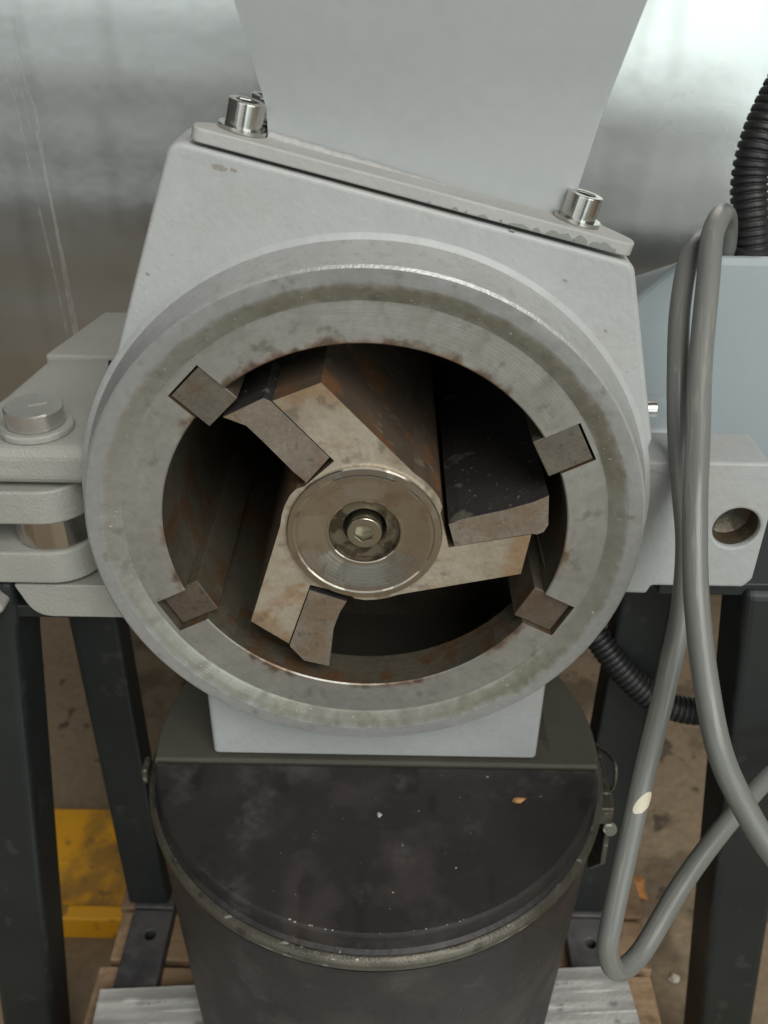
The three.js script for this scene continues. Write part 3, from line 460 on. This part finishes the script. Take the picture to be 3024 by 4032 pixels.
/* ---------- pail under the chute ---------- */
const pail = thing('plastic_pail', 'black plastic pail with two-piece lid and metal clamp ring under chute', 'pail');
{
  const CX = 0.0065, CZ = -0.043;
  const body = latheY(mm([[0.1, -420], [125, -420], [127, -417], [134.5, -205], [136, -200], [136, -196], [130, -196], [129, -205], [123, -412], [0.1, -414]]), 96).translate(CX, 0, CZ);
  mesh('body', boxUV(body, 0.25), pailBlack, pail);
  const half = (a0, a1, slot, y0, y1, r) => { const s = new THREE.Shape(), n = 48, pts = []; for (let i = 0; i <= n; i++) { const a = a0 + (a1 - a0) * i / n; pts.push([CX + r * Math.cos(a), -CZ + r * Math.sin(a)]); } const sh = shapeOf(pts); if (slot) { const hp = new THREE.Path(); mm([[-60, 33], [-60, 158], [83, 158], [83, 33]]).forEach(([x, y], i) => i ? hp.lineTo(x, y) : hp.moveTo(x, y)); hp.closePath(); sh.holes.push(hp); } return plan(sh, y0, y1, 0.0015, 2); };
  // the seam of the lid runs along the foot of the chute
  const dz = 0.0225, cut = Math.asin(dz / 0.131);
  mesh('lid_front', boxUV(half(-Math.PI + cut, -cut, 0, -0.196, -0.1735, 0.1312), 0.25), lidFrontMat, pail).userData.label = 'dark front half of the lid';
  mesh('lid_rear', boxUV(half(-cut + 0.006, Math.PI + cut - 0.006, 1, -0.196, -0.1715, 0.1318), 0.25), lidRearMat, pail).userData.label = 'dusty olive rear half of the lid';
  const lip = latheY(mm([[131, -196], [133.6, -190], [133.4, -186], [131, -184.5]]), 96).translate(CX, 0, CZ); mesh('lid_skirt', boxUV(lip, 0.25), pailBlack, pail);
  const hoopP = []; for (let i = 0; i <= 16; i++) { const a = -Math.PI / 2 + i / 16 * Math.PI; hoopP.push([0.1335 + 0.0036 * Math.cos(a), -0.1915 + 0.0048 * Math.sin(a)]); }
  const hoop = mesh('clamp_ring', boxUV(latheY(hoopP, 128).translate(CX, 0, CZ), 0.12), hoopMat, pail);
  const ear = rbox(0.004, 0.012, 0.012, 0.0018, 0, 0, 0).translate(CX - 0.1392, -0.192, CZ + 0.012); mesh('ring_ear', boxUV(ear, 0.1), hoopMat, hoop);
  // toggle latch on the right-hand side
  const la = new THREE.Group(); la.name = 'toggle_latch'; pail.add(la);
  mesh('wire_loop', boxUV(tube([[145, -194, -60], [148.5, -191, -52], [150.5, -186, -41], [151, -184.5, -34], [151, -189, -30], [151, -198, -30], [150, -208, -35], [148, -215, -41]], 0.0012, 80, 8), 0.1), hoopMat, la);
  const side = (pts, t, b) => { const g = extrude(rounded(mm(pts), 0.002), -t / 2000, t / 2000, b); g.rotateY(-Math.PI / 2); return g; };          // drawn in (z, y), standing in the plane x = 0
  mesh('lever', boxUV(side([[-34, -240], [-17, -226], [-14, -250], [-36, -284], [-44, -274]], 3.4, 0.0008).translate(0.1485, 0, 0), 0.1), hoopMat, la);
  mesh('hook', boxUV(rbox(0.006, 0.011, 0.016, 0.0022).rotateX(-0.6).translate(0.15, -0.2165, -0.036), 0.1), chrome, la);
  mesh('barrel', boxUV(new THREE.CylinderGeometry(0.0042, 0.0042, 0.02, 24).rotateX(0.95).translate(0.15, -0.228, -0.026), 0.1), hoopMat, la);
  for (const [y, z] of [[-0.2425, -0.026], [-0.262, -0.031]]) mesh('rivet', boxUV(new THREE.SphereGeometry(0.0032, 16, 10).scale(0.5, 1, 1).translate(0.1505, y, z), 0.1), hoopMat, la);
  mesh('strap', boxUV(rbox(0.01, 0.014, 0.05, 0.0012).translate(0.1428, -0.203, -0.036), 0.1), hoopMat, la);
}
const chip = mesh('wood_chip', new THREE.TetrahedronGeometry(0.0034, 1).scale(1.4, 0.35, 0.7).rotateY(0.3).translate(0.0875, -0.172, 0.004), std({ color: new THREE.Color().setRGB(0.5, 0.25, 0.1), roughness: 0.8 }));
chip.userData = { label: 'tiny orange wood chip lying on the dark lid', category: 'chip' };
const fleck = mesh('grey_fleck', new THREE.TetrahedronGeometry(0.0022, 1).scale(0.8, 0.4, 1).translate(0.009, -0.1727, 0.0155), std({ color: new THREE.Color().setRGB(0.4, 0.39, 0.36), roughness: 0.8 }));
fleck.userData = { label: 'tiny pale grey fleck in the middle of the dark lid', category: 'fleck' };

{ // pale dust specks lying about on the lid, most of them along its front edge
  const g = new THREE.IcosahedronGeometry(0.0007, 0).scale(1, 0.5, 1), n = 20, o = new THREE.InstancedMesh(g, std({ color: new THREE.Color().setRGB(0.33, 0.32, 0.3), roughness: 0.8 }), n), m = new THREE.Matrix4();
  for (let i = 0; i < n; i++) { const front = i < 13, a = front ? R(1.2, 1.9) : R(0.35, 2.8), d = front ? R(0.1295, 0.1302) : 0.128 * Math.sqrt(R(0.15, 1)), z = d * Math.sin(a); const k = R(0.25, 0.95); m.makeScale(k * R(0.7, 1.4), k, k).setPosition(0.0065 + d * Math.cos(a), -0.1735, -0.043 + Math.max(0.026, z)); o.setMatrixAt(i, m); }
  o.name = 'dust_specks'; o.userData = { label: 'pale dust specks scattered on the dark front lid', category: 'dust', kind: 'stuff' }; scene.add(o);
}

/* ---------- pallet, silver plate, yellow channel, bits on the floor ---------- */
const pallet = thing('wooden_pallet', 'low wooden pallet of brown boards under the stand and pail', 'pallet');
{
  const b = [[-0.128, 0.041, -0.203, 0.226], [-0.0835, 0.042, -0.2, 0.222], [-0.008, 0.098, -0.206, 0.219], [0.097, 0.1, -0.203, 0.223], [0.203, 0.1, -0.204, 0.222]];
  b.forEach(([z, d, x0, x1], i) => mesh('board', boxUV(rbox(x1 - x0, 0.018, d, 0.0015, (x0 + x1) / 2, -0.4478 - 0.0007 * (i % 2), z), 0.2), woods[i % 2], pallet));
  for (const x of [-0.16, 0.01, 0.18]) mesh('bearer', boxUV(rbox(0.06, 0.11, 0.40, 0.002, x, -0.513, 0.05), 0.2), woods[1], pallet);
  for (const x of [-0.16, 0.01, 0.18]) mesh('bottom_board', boxUV(rbox(0.08, 0.03, 0.40, 0.002, x, -0.584, 0.05), 0.2), woods[0], pallet);
}
const plate = mesh('silver_plate', boxUV(rbox(0.392, 0.0028, 0.30, 0.001, 0, 0, 0), 0.3).rotateY(0.068).translate(0.01, -0.4226, 0.108), silverMat);
plate.userData = { label: 'scratched silver metal plate under the black pail', category: 'metal plate' };
const ych = thing('yellow_channel', 'dirty yellow painted steel channel lying on floor behind left posts', 'channel');
mesh('web', boxUV(rbox(0.9, 0.02, 0.125, 0.002, -0.52, -0.5895, -0.262), 0.3), yellowMat, ych);
mesh('lip', boxUV(rbox(0.9, 0.032, 0.016, 0.003, -0.52, -0.5838, -0.191), 0.3), yellowClean, ych);
function crumb(name, label, category, x, z, s, rgb, flat = 0.4) { const g = new THREE.IcosahedronGeometry(s, 1), p = g.attributes.position; const h = {}; for (let i = 0; i < p.count; i++) { const k = [p.getX(i), p.getY(i), p.getZ(i)].map((v) => v.toFixed(5)).join(); h[k] ??= 0.6 + rnd() * 0.8; p.setXYZ(i, p.getX(i) * h[k], p.getY(i) * h[k] * flat, p.getZ(i) * h[k]); } g.computeVertexNormals(); g.translate(x, -0.6 + s * flat * 0.7, z); const o = mesh(name, g, std({ color: new THREE.Color().setRGB(...rgb), roughness: 0.8 })); o.userData = { label, category }; }
crumb('dry_leaf', 'crumpled orange leaf on the floor behind the grey cable', 'leaf', 0.263, -0.246, 0.017, [0.36, 0.15, 0.04], 0.6);
crumb('pale_chip', 'small pale chip on the brown floor right of the pallet', 'chip', 0.29, -0.153, 0.005, [0.55, 0.5, 0.42], 0.5);

renderer.render(scene, camera);
